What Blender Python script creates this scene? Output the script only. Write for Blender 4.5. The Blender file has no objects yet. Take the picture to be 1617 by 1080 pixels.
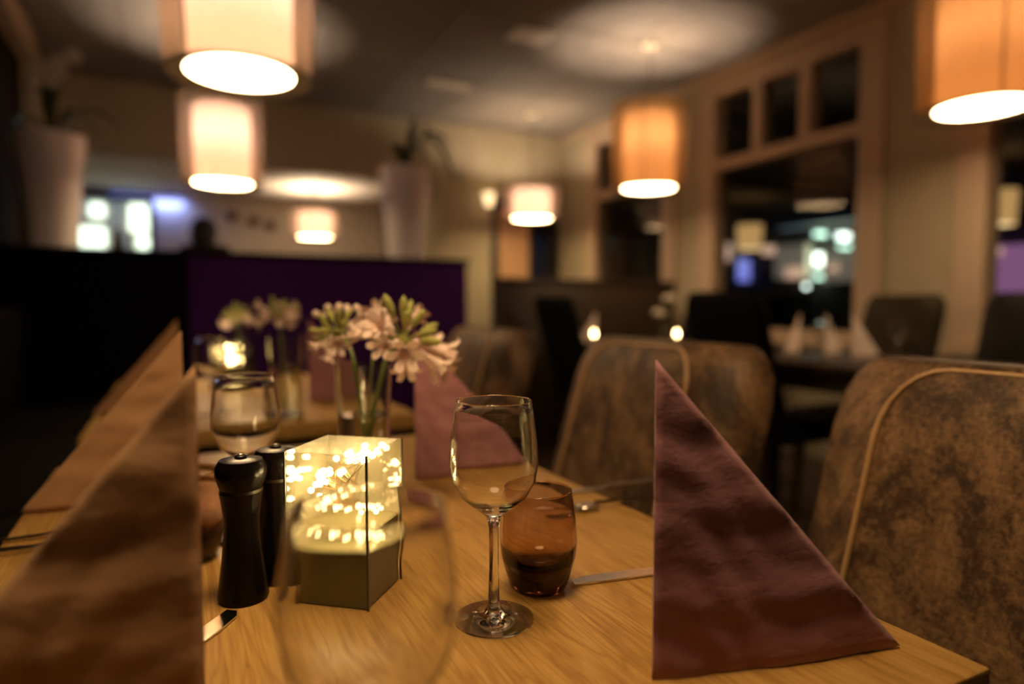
import bpy, bmesh, math, random
from mathutils import Vector, Matrix
random.seed(7)
R = math.radians
sc = bpy.context.scene
col = sc.collection

# ------------------------------------------------------------------ camera
W, H, FPX = 1617, 1080, 1050.0
YAW, PITCH = R(26.9), R(3.16)
CAM = Vector((0, 0, .995))
cd = bpy.data.cameras.new('camera'); cam = bpy.data.objects.new('camera', cd); col.objects.link(cam)
cam.location = CAM; cam.rotation_euler = (R(90) - PITCH, 0, -YAW)
cd.sensor_width = 36; cd.lens = FPX / W * 36; cd.clip_start = .01; cd.clip_end = 200
cd.dof.use_dof = True; cd.dof.focus_distance = .53; cd.dof.aperture_fstop = 2.0
sc.camera = cam

# ------------------------------------------------------------------ world, exposure
wd = bpy.data.worlds.new('night'); sc.world = wd; wd.use_nodes = True
wd.node_tree.nodes['Background'].inputs[0].default_value = (.012, .014, .025, 1)
wd.node_tree.nodes['Background'].inputs[1].default_value = .5
sc.view_settings.view_transform = 'Standard'; sc.view_settings.look = 'None'
sc.view_settings.gamma = 1; sc.view_settings.use_curve_mapping = False
sc.view_settings.exposure = 0.0
cy = sc.cycles
cy.max_bounces = 14; cy.transmission_bounces = 12; cy.transparent_max_bounces = 24
cy.glossy_bounces = 6; cy.diffuse_bounces = 4; cy.sample_clamp_indirect = 5
cy.blur_glossy = .6; cy.use_denoising = True

LAMP = (1.0, .66, .32)          # warm bulb colour
DISC, UP = 36.0, 30.0           # pendant diffuser strength, bulb watts

# ------------------------------------------------------------------ pixel helpers
FW = Vector((math.sin(YAW) * math.cos(PITCH), math.cos(YAW) * math.cos(PITCH), -math.sin(PITCH)))
RT = Vector((math.cos(YAW), -math.sin(YAW), 0)); UPV = RT.cross(FW)
def ray(px, py): return FW + RT * ((px - W / 2) / FPX) - UPV * ((py - H / 2) / FPX)
def onz(px, py, z): d = ray(px, py); return CAM + d * ((z - CAM.z) / d.z)
def onx(px, py, x): d = ray(px, py); return CAM + d * ((x - CAM.x) / d.x)
def ony(px, py, y): d = ray(px, py); return CAM + d * ((y - CAM.y) / d.y)

# ------------------------------------------------------------------ materials
M = {}
def nodes(name):
    m = bpy.data.materials.new(name); m.use_nodes = True; M[name] = m
    nt = m.node_tree; nt.nodes.clear()
    out = nt.nodes.new('ShaderNodeOutputMaterial')
    return m, nt, out
def nd(nt, t, **kw):
    n = nt.nodes.new(t)
    for k, v in kw.items():
        if hasattr(n, k): setattr(n, k, v)
        else: n.inputs[k].default_value = v
    return n
def c4(c): return (c[0], c[1], c[2], 1)
def coords(nt, scale=(1, 1, 1)):
    tc = nd(nt, 'ShaderNodeTexCoord'); mp = nd(nt, 'ShaderNodeMapping'); mp.inputs['Scale'].default_value = scale
    nt.links.new(tc.outputs['Object'], mp.inputs[0]); return mp
def ramp(nt, src, stops):
    r = nd(nt, 'ShaderNodeValToRGB'); e = r.color_ramp.elements
    while len(e) < len(stops): e.new(.5)
    for i, (p, c) in enumerate(stops): e[i].position = p; e[i].color = c4(c)
    nt.links.new(src, r.inputs[0]); return r
def mat(name, ca, cb=None, rough=.5, metal=0, scale=20, stretch=(1, 1, 1), bump=0, bdist=.002, coat=0, sheen=0, detail=4, spec=.5):
    m, nt, out = nodes(name)
    cb = cb or tuple(x * .8 for x in ca)
    mp = coords(nt, stretch); n = nd(nt, 'ShaderNodeTexNoise', Scale=scale, Detail=detail, Roughness=.6)
    nt.links.new(mp.outputs[0], n.inputs['Vector'])
    rp = ramp(nt, n.outputs['Fac'], [(.3, cb), (.7, ca)])
    b = nd(nt, 'ShaderNodeBsdfPrincipled', Roughness=rough, Metallic=metal)
    b.inputs['Specular IOR Level'].default_value = spec; b.inputs['Coat Weight'].default_value = coat; b.inputs['Sheen Weight'].default_value = sheen
    nt.links.new(rp.outputs[0], b.inputs['Base Color'])
    if bump:
        bp = nd(nt, 'ShaderNodeBump', Strength=bump, Distance=bdist)
        nt.links.new(n.outputs['Fac'], bp.inputs['Height']); nt.links.new(bp.outputs[0], b.inputs['Normal'])
    nt.links.new(b.outputs[0], out.inputs[0]); return m
def emit(name, c, s, base=(.8, .7, .5)):
    m, nt, out = nodes(name)
    b = nd(nt, 'ShaderNodeBsdfPrincipled', Roughness=.6)
    b.inputs['Base Color'].default_value = c4(base)
    b.inputs['Emission Color'].default_value = c4(c); b.inputs['Emission Strength'].default_value = s
    nt.links.new(b.outputs[0], out.inputs[0]); return m
def glass(name, c=(1, 1, 1), rough=0, ior=1.45, absorb=None, dens=0):
    m, nt, out = nodes(name)
    b = nd(nt, 'ShaderNodeBsdfGlass', Roughness=rough, IOR=ior); b.inputs['Color'].default_value = c4(c)
    nt.links.new(b.outputs[0], out.inputs[0])
    if absorb:
        v = nd(nt, 'ShaderNodeVolumeAbsorption', Density=dens); v.inputs['Color'].default_value = c4(absorb)
        nt.links.new(v.outputs[0], out.inputs['Volume'])
    return m
def pane_mat(name, tint=(1, 1, 1), refl=.1, rough=0, dif=None, difw=0):
    m, nt, out = nodes(name)
    t = nd(nt, 'ShaderNodeBsdfTransparent'); t.inputs[0].default_value = c4(tint)
    g = nd(nt, 'ShaderNodeBsdfGlossy', Roughness=rough)
    lw = nd(nt, 'ShaderNodeLayerWeight', Blend=.5)              # Schlick reflectance, the same on both sides of the pane
    pw = nd(nt, 'ShaderNodeMath', operation='POWER'); pw.inputs[1].default_value = 5; nt.links.new(lw.outputs['Facing'], pw.inputs[0])
    ad = nd(nt, 'ShaderNodeMath', operation='MULTIPLY_ADD'); ad.use_clamp = True; ad.inputs[1].default_value = .9 - refl; ad.inputs[2].default_value = refl
    nt.links.new(pw.outputs[0], ad.inputs[0])
    mx = nd(nt, 'ShaderNodeMixShader'); nt.links.new(ad.outputs[0], mx.inputs[0])
    nt.links.new(t.outputs[0], mx.inputs[1]); nt.links.new(g.outputs[0], mx.inputs[2])
    last = mx
    if dif:
        d = nd(nt, 'ShaderNodeBsdfDiffuse'); d.inputs[0].default_value = c4(dif)
        m2 = nd(nt, 'ShaderNodeMixShader'); m2.inputs[0].default_value = difw
        nt.links.new(mx.outputs[0], m2.inputs[1]); nt.links.new(d.outputs[0], m2.inputs[2]); last = m2
    nt.links.new(last.outputs[0], out.inputs[0]); return m
def sheer(name, c, opaq=.5):
    m, nt, out = nodes(name)
    mp = coords(nt, (1, 1, .15)); n = nd(nt, 'ShaderNodeTexNoise', Scale=160, Detail=2); nt.links.new(mp.outputs[0], n.inputs['Vector'])
    rp = ramp(nt, n.outputs['Fac'], [(.3, tuple(x * .85 for x in c)), (.7, c)])
    t = nd(nt, 'ShaderNodeBsdfTransparent'); t.inputs[0].default_value = c4(tuple(min(1, x * 1.15) for x in c))
    tl = nd(nt, 'ShaderNodeBsdfTranslucent'); df = nd(nt, 'ShaderNodeBsdfDiffuse')
    nt.links.new(rp.outputs[0], tl.inputs[0]); nt.links.new(rp.outputs[0], df.inputs[0])
    a = nd(nt, 'ShaderNodeMixShader'); a.inputs[0].default_value = .4
    nt.links.new(tl.outputs[0], a.inputs[1]); nt.links.new(df.outputs[0], a.inputs[2])
    b = nd(nt, 'ShaderNodeMixShader'); b.inputs[0].default_value = opaq
    nt.links.new(t.outputs[0], b.inputs[1]); nt.links.new(a.outputs[0], b.inputs[2])
    nt.links.new(b.outputs[0], out.inputs[0]); return m
def oak(name, ca, cb, cc):
    m, nt, out = nodes(name)
    mp = coords(nt, (1, .09, 1)); n = nd(nt, 'ShaderNodeTexNoise', Scale=26, Detail=3, Roughness=.55, Distortion=.6)
    nt.links.new(mp.outputs[0], n.inputs['Vector'])
    mu = nd(nt, 'ShaderNodeMath', operation='MULTIPLY'); mu.inputs[1].default_value = 9; nt.links.new(n.outputs['Fac'], mu.inputs[0])
    fr = nd(nt, 'ShaderNodeMath', operation='PINGPONG'); fr.inputs[1].default_value = .5; nt.links.new(mu.outputs[0], fr.inputs[0])
    m2 = nd(nt, 'ShaderNodeMath', operation='MULTIPLY'); m2.inputs[1].default_value = 2; nt.links.new(fr.outputs[0], m2.inputs[0])
    rp = ramp(nt, m2.outputs[0], [(0, cb), (.35, ca), (1, cc)])
    mpf = coords(nt, (1, .03, 1)); f = nd(nt, 'ShaderNodeTexNoise', Scale=420, Detail=3); nt.links.new(mpf.outputs[0], f.inputs['Vector'])
    fp = ramp(nt, f.outputs['Fac'], [(.38, (.70, .62, .52)), (.58, (1, 1, 1))])
    mx = nd(nt, 'ShaderNodeMix', data_type='RGBA', blend_type='MULTIPLY'); mx.inputs[0].default_value = .7
    nt.links.new(rp.outputs[0], mx.inputs[6]); nt.links.new(fp.outputs[0], mx.inputs[7])
    b = nd(nt, 'ShaderNodeBsdfPrincipled', Roughness=.38)
    bp = nd(nt, 'ShaderNodeBump', Strength=.25, Distance=.0006); nt.links.new(f.outputs['Fac'], bp.inputs['Height'])
    nt.links.new(bp.outputs[0], b.inputs['Normal']); nt.links.new(mx.outputs[2], b.inputs['Base Color'])
    nt.links.new(b.outputs[0], out.inputs[0]); return m
def leather(name, stops):
    m, nt, out = nodes(name)
    mp = coords(nt)
    a = nd(nt, 'ShaderNodeTexNoise', Scale=9, Detail=6, Roughness=.7, Distortion=.8); nt.links.new(mp.outputs[0], a.inputs['Vector'])
    b = nd(nt, 'ShaderNodeTexNoise', Scale=150, Detail=3, Roughness=.7); nt.links.new(mp.outputs[0], b.inputs['Vector'])
    s = nd(nt, 'ShaderNodeMath', operation='MULTIPLY_ADD'); s.inputs[1].default_value = .45
    nt.links.new(b.outputs['Fac'], s.inputs[0]); nt.links.new(a.outputs['Fac'], s.inputs[2])
    rp = ramp(nt, s.outputs[0], stops)
    p = nd(nt, 'ShaderNodeBsdfPrincipled', Roughness=.55); p.inputs['Specular IOR Level'].default_value = .3
    bp = nd(nt, 'ShaderNodeBump', Strength=.6, Distance=.002); nt.links.new(s.outputs[0], bp.inputs['Height'])
    nt.links.new(bp.outputs[0], p.inputs['Normal']); nt.links.new(rp.outputs[0], p.inputs['Base Color'])
    nt.links.new(p.outputs[0], out.inputs[0]); return m

oak('oak', (.415, .238, .066), (.335, .18, .045), (.46, .275, .085))
leather('brown_leather', [(.50, (.010, .005, .004)), (.68, (.058, .030, .015)), (.88, (.22, .125, .060))])
mat('piping', (.46, .27, .12), rough=.5, scale=80)
mat('dark_leather', (.006, .005, .005), (.003, .0025, .0025), rough=.6, bump=.2, spec=.15)
mat('olive_leather', (.036, .026, .011), (.016, .012, .006), rough=.6, scale=8, bump=.2, spec=.12)
mat('dark_wood', (.045, .026, .014), (.02, .012, .007), rough=.4, stretch=(1, .1, 1))
mat('rail_wood', (.10, .065, .035), (.05, .032, .018), rough=.35, stretch=(1, .1, 1))
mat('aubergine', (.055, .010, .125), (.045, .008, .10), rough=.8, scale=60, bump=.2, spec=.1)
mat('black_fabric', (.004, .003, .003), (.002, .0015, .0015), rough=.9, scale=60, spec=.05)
mat('wall_paint', (.42, .375, .26), (.39, .345, .24), rough=.75, scale=6, bump=.05)
mat('white_wall', (.72, .68, .62), (.68, .64, .58), rough=.75, scale=5)
mat('trim_paint', (.50, .385, .28), (.46, .355, .26), rough=.5, scale=10)
mat('dark_wall', (.012, .007, .006), (.007, .005, .004), rough=.8, scale=8, spec=.1)
mat('ceiling_tile', (.20, .183, .175), (.17, .155, .148), rough=.85, scale=40, bump=.1)
mat('ceiling_grid', (.16, .13, .10), rough=.7)
mat('floor_wood', (.06, .035, .02), (.03, .018, .01), rough=.5, stretch=(1, .1, 1))
mat('vent_paint', (.70, .66, .58), rough=.5)
def napkin_mat(name, a, b):
    m = mat(name, a, b, rough=.85, scale=14, stretch=(1, 1, 1.6), bump=.5, bdist=.006, sheen=.15, detail=6); return m
napkin_mat('mauve_napkin', (.36, .16, .185), (.31, .135, .16))
napkin_mat('brown_napkin', (.42, .225, .11), (.35, .185, .09))
napkin_mat('pale_napkin', (.88, .74, .66), (.84, .70, .62))
glass('clear_glass', (.985, .985, .98))
glass('vase_glass', (.97, .985, .96))
glass('water', (.985, .985, .98), ior=1.33)
glass('smoky_glass', (.93, .86, .80), absorb=(.52, .34, .25), dens=130)
pane_mat('window_glass', (.9, .92, .9), .012)
pane_mat('lantern_glass', (.95, .94, .85), .13, .05, (.80, .74, .52), .085)
mat('lantern_base', (.17, .155, .07), (.14, .13, .06), rough=.25, scale=15)
mat('lantern_edge', (.05, .05, .035), rough=.3)
mat('black_gloss', (.006, .004, .004), (.004, .003, .003), rough=.22, scale=30, spec=.16)
mat('steel', (.62, .58, .52), (.56, .52, .47), rough=.18, metal=1, scale=60)
mat('wire', (.30, .18, .08), rough=.35, metal=1)
mat('petal', (.90, .70, .62), (.85, .63, .56), rough=.6, scale=120, sheen=.2)
mat('bud_green', (.30, .34, .07), (.42, .40, .12), rough=.55, scale=90)
mat('stem_green', (.16, .24, .05), (.22, .28, .08), rough=.5, scale=60)
mat('leaf_green', (.035, .055, .015), (.02, .035, .012), rough=.4, scale=12)
mat('orchid_white', (.72, .66, .55), (.66, .60, .5), rough=.6, scale=40)
mat('white_ceramic', (.92, .88, .96), (.88, .84, .92), rough=.28, scale=5, coat=.3)
mat('frame_dark', (.012, .011, .012), rough=.4)
mat('dark_metal', (.05, .04, .03), rough=.4, metal=.7)
mat('ring_fabric', (.30, .22, .13), (.26, .19, .11), rough=.8, scale=90)
mat('skin', (.45, .27, .18), (.40, .23, .15), rough=.55)
mat('hair', (.010, .008, .006), rough=.6)
mat('dark_cloth', (.016, .012, .020), (.01, .008, .013), rough=.9)
mat('door_paint', (.55, .34, .19), (.48, .29, .16), rough=.5, stretch=(1, 1, .1))
mat('asphalt', (.03, .03, .035), (.02, .02, .024), rough=.8)
mat('facade', (.10, .085, .075), (.07, .06, .055), rough=.8, scale=3)
mat('reflection_roof', (.12, .11, .05), (.09, .08, .04), rough=.8, scale=3)  # olive of the ceiling's reflection, put into the roof colour
mat('hedge_green', (.05, .10, .03), (.03, .06, .02), rough=.7, scale=9, bump=.8, bdist=.05)
mat('jug_brown', (.16, .05, .03), (.10, .035, .02), rough=.35)
mat('candle_wax', (.8, .65, .42), rough=.5)
emit('flame', (1, .66, .3), 45)
emit('disc_bright', LAMP, DISC, (.9, .8, .6))
emit('disc_amber', (1, .64, .33), DISC * .85, (.9, .8, .6))
def lampshade(name, tc, dc):
    m, nt, out = nodes(name)
    mp = coords(nt, (1, 1, .2)); n = nd(nt, 'ShaderNodeTexNoise', Scale=120, Detail=2); nt.links.new(mp.outputs[0], n.inputs['Vector'])
    rp = ramp(nt, n.outputs['Fac'], [(.3, tuple(x * .9 for x in tc)), (.7, tc)])
    tl = nd(nt, 'ShaderNodeBsdfTranslucent'); nt.links.new(rp.outputs[0], tl.inputs[0])
    df = nd(nt, 'ShaderNodeBsdfDiffuse'); df.inputs[0].default_value = c4(dc)
    ad = nd(nt, 'ShaderNodeAddShader'); nt.links.new(tl.outputs[0], ad.inputs[0]); nt.links.new(df.outputs[0], ad.inputs[1])
    nt.links.new(ad.outputs[0], out.inputs[0]); return m
lampshade('inner_cream', (.100, .083, .102), (.40, .34, .25))
lampshade('inner_amber', (.058, .039, .025), (.35, .26, .16))
emit('glow_cream', (1, .70, .36), 2.0)
emit('glow_amber', (1, .55, .2), .55)
sheer('sheer_cream', (.72, .61, .46), .36)
sheer('sheer_amber', (.70, .52, .32), .38)
emit('led', (1, .72, .38), 95)
emit('sign_mint', (.62, 1, .82), 3.2)
emit('sign_white', (.85, 1, .92), 4.5)
emit('sign_blue', (.25, .28, 1), .9)
emit('sign_peach', (1, .6, .42), .7)
emit('sign_purple', (.55, .22, .52), .42)
emit('sign_violet', (.36, .22, .62), .45)
emit('sign_teal', (.4, .8, .65), .8)
emit('shop_glow', (.75, .62, .50), .16)
emit('panel_mint', (.82, 1, .80), 2.4)
emit('panel_blue', (.12, .22, .34), .5)
emit('panel_green', (.60, .68, .20), .7)

# ------------------------------------------------------------------ mesh helpers
def join(*vfs):
    V, F = [], []
    for v, f in vfs:
        o = len(V); V += list(v); F += [tuple(i + o for i in q) for q in f]
    return V, F
def lathe(prof, n=32, z0=0):
    V, F, rings = [], [], []
    for r, z in prof:
        if r < 1e-6: rings.append([len(V)]); V.append((0, 0, z + z0))
        else:
            rings.append(list(range(len(V), len(V) + n)))
            V += [(r * math.cos(2 * math.pi * k / n), r * math.sin(2 * math.pi * k / n), z + z0) for k in range(n)]
    for a, b in zip(rings, rings[1:]):
        for k in range(n):
            k2 = (k + 1) % n
            if len(a) == 1 and len(b) == 1: continue
            if len(a) == 1: F.append((a[0], b[k2], b[k]))
            elif len(b) == 1: F.append((a[k], a[k2], b[0]))
            else: F.append((a[k], a[k2], b[k2], b[k]))
    return V, F
def box(x0, x1, y0, y1, z0, z1):
    V = [(x, y, z) for x in (x0, x1) for y in (y0, y1) for z in (z0, z1)]
    return V, [(0, 1, 3, 2), (4, 6, 7, 5), (0, 4, 5, 1), (2, 3, 7, 6), (0, 2, 6, 4), (1, 5, 7, 3)]
def rbox(x0, x1, y0, y1, z0, z1, bev=.01, seg=2):
    bm = bmesh.new(); v, f = box(x0, x1, y0, y1, z0, z1)
    vs = [bm.verts.new(p) for p in v]
    for q in f: bm.faces.new([vs[i] for i in q])
    bmesh.ops.recalc_face_normals(bm, faces=bm.faces)
    bmesh.ops.bevel(bm, geom=list(bm.edges), offset=bev, segments=seg, affect='EDGES', profile=.5)
    bm.verts.index_update()
    out = [tuple(x.co) for x in bm.verts], [tuple(x.index for x in q.verts) for q in bm.faces]
    bm.free(); return out
def tube(pts, rad, n=8):
    pts = [Vector(p) for p in pts]
    if not hasattr(rad, '__len__'): rad = [rad] * len(pts)
    V, F = [], []
    for i, p in enumerate(pts):
        t = (pts[min(i + 1, len(pts) - 1)] - pts[max(i - 1, 0)]).normalized()
        u = t.cross(Vector((0, 0, 1)))
        if u.length < 1e-3: u = t.cross(Vector((1, 0, 0)))
        u.normalize(); w = t.cross(u)
        for k in range(n):
            a = 2 * math.pi * k / n; V.append(tuple(p + (u * math.cos(a) + w * math.sin(a)) * rad[i]))
    for i in range(len(pts) - 1):
        for k in range(n):
            k2 = (k + 1) % n; F.append((i * n + k, i * n + k2, (i + 1) * n + k2, (i + 1) * n + k))
    F.append(tuple(range(n))[::-1]); F.append(tuple((len(pts) - 1) * n + k for k in range(n)))
    return V, F
def ring(Rr, r, z, n=40, m=6):
    V, F = [], []
    for i in range(n):
        a = 2 * math.pi * i / n
        for k in range(m):
            b = 2 * math.pi * k / m; q = Rr + r * math.cos(b); V.append((q * math.cos(a), q * math.sin(a), z + r * math.sin(b)))
    for i in range(n):
        for k in range(m):
            F.append((i * m + k, ((i + 1) % n) * m + k, ((i + 1) % n) * m + (k + 1) % m, i * m + (k + 1) % m))
    return V, F
def bez(p0, p1, p2, n=10):
    p0, p1, p2 = Vector(p0), Vector(p1), Vector(p2)
    return [tuple(p0 * (1 - t) ** 2 + p1 * 2 * t * (1 - t) + p2 * t * t) for t in [i / n for i in range(n + 1)]]
def leaf(pts, wid, fold=.25):
    pts = [Vector(p) for p in pts]; V, F = [], []; n = len(pts)
    for i, p in enumerate(pts):
        t = (pts[min(i + 1, n - 1)] - pts[max(i - 1, 0)]).normalized()
        s = t.cross(Vector((0, 0, 1)))
        if s.length < .05: s = Vector((1, 0, 0))
        s.normalize(); u = s.cross(t)
        w = wid * math.sin(math.pi * min(.97, max(.04, (i + .35) / n))) ** .7
        V += [tuple(p - s * w + u * w * fold), tuple(p), tuple(p + s * w + u * w * fold)]
    for i in range(n - 1):
        a, b = i * 3, i * 3 + 3; F += [(a, a + 1, b + 1, b), (a + 1, a + 2, b + 2, b + 1)]
    return V, F
def xf(vf, m): return [tuple(m @ Vector(v)) for v in vf[0]], vf[1]

def obj(name, vf, m, parent=None, smooth=True, kind=None, fix=True, loc=None, rz=0, sharp=40):
    me = bpy.data.meshes.new(name); me.from_pydata(vf[0], [], vf[1])
    if fix:
        bm = bmesh.new(); bm.from_mesh(me); bmesh.ops.recalc_face_normals(bm, faces=bm.faces); bm.to_mesh(me); bm.free()
    me.materials.append(M[m]); me.update()
    if smooth:
        me.polygons.foreach_set('use_smooth', [True] * len(me.polygons)); me.set_sharp_from_angle(angle=R(sharp))
    o = bpy.data.objects.new(name, me); col.objects.link(o)
    if parent: o.parent = parent
    if kind: o['kind'] = kind
    if loc is not None: o.location = loc
    if rz: o.rotation_euler.z = rz
    return o
def tag(o, label, cat, group=None, kind=None):
    o['label'] = label; o['category'] = cat
    if group: o['group'] = group
    if kind: o['kind'] = kind
    return o
def thing(name, label, cat, loc=(0, 0, 0), rz=0, group=None):
    o = bpy.data.objects.new(name, None); col.objects.link(o); o.empty_display_size = .05
    o.location = loc; o.rotation_euler = (0, 0, rz); return tag(o, label, cat, group)
def copy_tree(o, parent=None, kids=None):
    c = o.copy(); col.objects.link(c); c.parent = parent
    for ch in list(o.children): copy_tree(ch, c)
    return c
def struct(name, vf, m, parent=None, smooth=False):
    return obj(name, vf, m, parent, smooth, None if parent else 'structure')
def sempty(name):
    o = bpy.data.objects.new(name, None); col.objects.link(o); o['kind'] = 'structure'; return o

# ------------------------------------------------------------------ room shell
XL, XR, YN, YB, ZC = -.85, 3.70, -2.4, 6.10, 2.75
XO, YF, ZF = 2.30, 8.05, 2.18                  # opening to the far room, its back wall and its ceiling
struct('floor', box(XL - .2, XR + .2, YN - .1, YF + .1, -.1, 0), 'floor_wood')
ceil = struct('ceiling', box(XL - .1, XR + .2, YN - .1, YB + .2, ZC + .012, ZC + .1), 'ceiling_grid')
tile0 = None; T = .6
for i in range(8):
    for j in range(14):
        x0, y0 = XL + i * T, YB - (j + 1) * T
        x1, y1 = min(x0 + T, XR), max(y0, YN) if y0 < YN else y0
        if x1 - x0 < .1 or y0 + T < YN: continue
        if x1 - x0 > T - .01 and y0 >= YN:
            if tile0 is None:
                tile0 = obj('ceiling_tile', box(.006, T - .006, .006, T - .006, 0, .012), 'ceiling_tile', ceil, False, loc=(x0, y0, ZC))
            else:
                o = tile0.copy(); col.objects.link(o); o.location = (x0, y0, ZC)
        else:
            obj('ceiling_tile', box(x0 + .006, x1 - .006, max(y0, YN) + .006, y0 + T - .006, ZC, ZC + .012), 'ceiling_tile', ceil, False)
struct('wall_left', box(XL - .1, XL, YN, 5.35, 0, ZC), 'dark_wall')
struct('wall_left_end', join(box(XL - .1, XL + .06, 5.35, YB + .15, 0, ZC), box(XL - .2, XL - .06, YB + .15, YF, 0, ZC)), 'wall_paint')
struct('trim_1', box(XL, XL + .09, YN, 5.35, ZC - .17, ZC), 'trim_paint')
struct('wall_near', box(XL - .1, XR + .1, YN - .1, YN, 0, ZC), 'wall_paint')
struct('wall_header', box(XL + .06, XO, YB, YB + .15, ZF, ZC), 'wall_paint')
struct('wall_back', join(box(XO, 2.86, YB, YB + .15, 0, ZC), box(2.86, 3.64, YB, YB + .15, 2.06, ZC), box(3.64, XR, YB, YB + .15, 0, ZC)), 'wall_paint')
struct('wall_far_side', box(XO, XO + .1, YB + .15, YF, 0, ZF), 'wall_paint')
struct('wall_far', box(XL - .2, XO + .1, YF, YF + .1, 0, ZF + .1), 'white_wall')
struct('ceiling_far', box(XL - .06, XO + .1, YB + .15, YF, ZF, ZF + .1), 'white_wall')

# right wall with three windows
WIN = [(.55, 2.00), (2.61, 3.91), (4.40, 5.50)]
Z0, ZT, ZH, Z1 = .78, 2.01, 2.09, 2.60
parts = [box(XR, XR + .16, YN, YB, 0, Z0), box(XR, XR + .16, YN, YB, Z1, ZC)]
edges = [YN] + [y for w in WIN for y in w] + [YB]
for a, b in zip(edges[0::2], edges[1::2]): parts.append(box(XR, XR + .16, a, b, Z0, Z1))
struct('wall_right', join(*parts), 'wall_paint')
struct('trim_2', box(XR - .035, XR, YN, YB, ZC - .06, ZC), 'trim_paint')
def window(name, y0, y1):
    w = sempty(name); f = .055; x0, x1 = XR - .03, XR + .10
    struct('window_frame', join(box(x0, x1, y0 - .10, y0 + f, Z0, Z1 + .08), box(x0, x1, y1 - f, y1 + .10, Z0, Z1 + .08),
                                box(x0 + .004, x1, y0 + f, y1 - f, Z1 - .05, Z1 + .08), box(x0 + .004, x1, y0 + f, y1 - f, Z0, Z0 + .05)), 'trim_paint', w)
    struct('transom', box(x0 + .006, x1 - .004, y0 + f, y1 - f, ZT, ZH), 'trim_paint', w)
    n = 3; pw = (y1 - y0 - 2 * f) / n
    for k in (1, 2):
        yc = y0 + f + pw * k; struct('mullion', box(x0 + .008, x1 - .006, yc - .04, yc + .04, ZH, Z1 - .05), 'trim_paint', w)
    for k in range(n):
        a = y0 + f + pw * k + (.04 if k else 0); b = y0 + f + pw * (k + 1) - (.04 if k < n - 1 else 0)
        struct('pane', box(XR + .04, XR + .046, a, b, ZH, Z1 - .05), 'window_glass', w)
    struct('pane', box(XR + .04, XR + .046, y0 + f, y1 - f, Z0 + .05, ZT), 'window_glass', w)
    struct('window_sill', box(XR - .14, XR - .001, y0 - .12, y1 + .12, Z0 - .045, Z0 - .005), 'trim_paint', w)
for k, (a, b) in enumerate(WIN): window('window_%d' % (k + 1), a, b)
# double door in the back wall
d = sempty('door_1')
struct('door_frame', join(box(2.862, 2.93, YB - .03, YB + .1, 0, 2.055), box(3.57, 3.638, YB - .03, YB + .1, 0, 2.055), box(2.93, 3.57, YB - .03, YB + .1, 1.99, 2.055)), 'frame_dark', d)
struct('door_leaf', box(2.93, 3.30, YB + .02, YB + .06, .005, 1.99), 'door_paint', d)
lf = struct('door_leaf', join(box(3.30, 3.35, YB + .02, YB + .06, .005, 1.99), box(3.52, 3.57, YB + .02, YB + .06, .005, 1.99), box(3.35, 3.52, YB + .02, YB + .06, .005, .9), box(3.35, 3.52, YB + .02, YB + .06, 1.9, 1.99)), 'frame_dark', d)
struct('pane', box(3.35, 3.52, YB + .035, YB + .041, .9, 1.9), 'window_glass', lf)
obj('door_handle', tube([(3.26, YB + .02, 1.02), (3.26, YB - .03, 1.02), (3.17, YB - .03, 1.02)], .009), 'steel', d)

# ------------------------------------------------------------------ partitions and banquette
PY, PZ = 4.50, 1.325
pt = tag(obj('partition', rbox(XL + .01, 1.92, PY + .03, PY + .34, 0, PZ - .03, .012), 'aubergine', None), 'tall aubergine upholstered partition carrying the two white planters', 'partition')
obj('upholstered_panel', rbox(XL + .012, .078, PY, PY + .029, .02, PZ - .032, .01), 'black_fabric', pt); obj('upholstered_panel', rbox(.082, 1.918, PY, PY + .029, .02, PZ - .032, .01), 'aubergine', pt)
obj('cap_rail', rbox(XL + .01, 1.935, PY - .015, PY + .355, PZ - .028, PZ, .006), 'black_fabric', pt)
q = tag(obj('partition', rbox(1.97, 3.45, 4.02, 4.16, 0, 1.15, .01), 'dark_wood'), 'low dark wooden partition behind the candlelit window table', 'partition')
obj('cap_rail', rbox(1.955, 3.46, 4.005, 4.175, 1.152, 1.18, .005), 'dark_wood', q)
b = thing('banquette', 'long black upholstered banquette along the dark side wall', 'bench', (0, 0, 0))
obj('bench_base', box(-.80, -.38, -.3, 4.48, 0, .34), 'black_fabric', b, False)
for k in range(4):
    y = -.3 + k * 1.195; obj('seat_cushion', rbox(-.80, -.34, y + .004, y + 1.191, .342, .46, .03, 3), 'black_fabric', b)
    obj('back_cushion', rbox(-.84, -.72, y + .004, y + 1.191, .462, .98, .03, 3), 'black_fabric', b)

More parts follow.
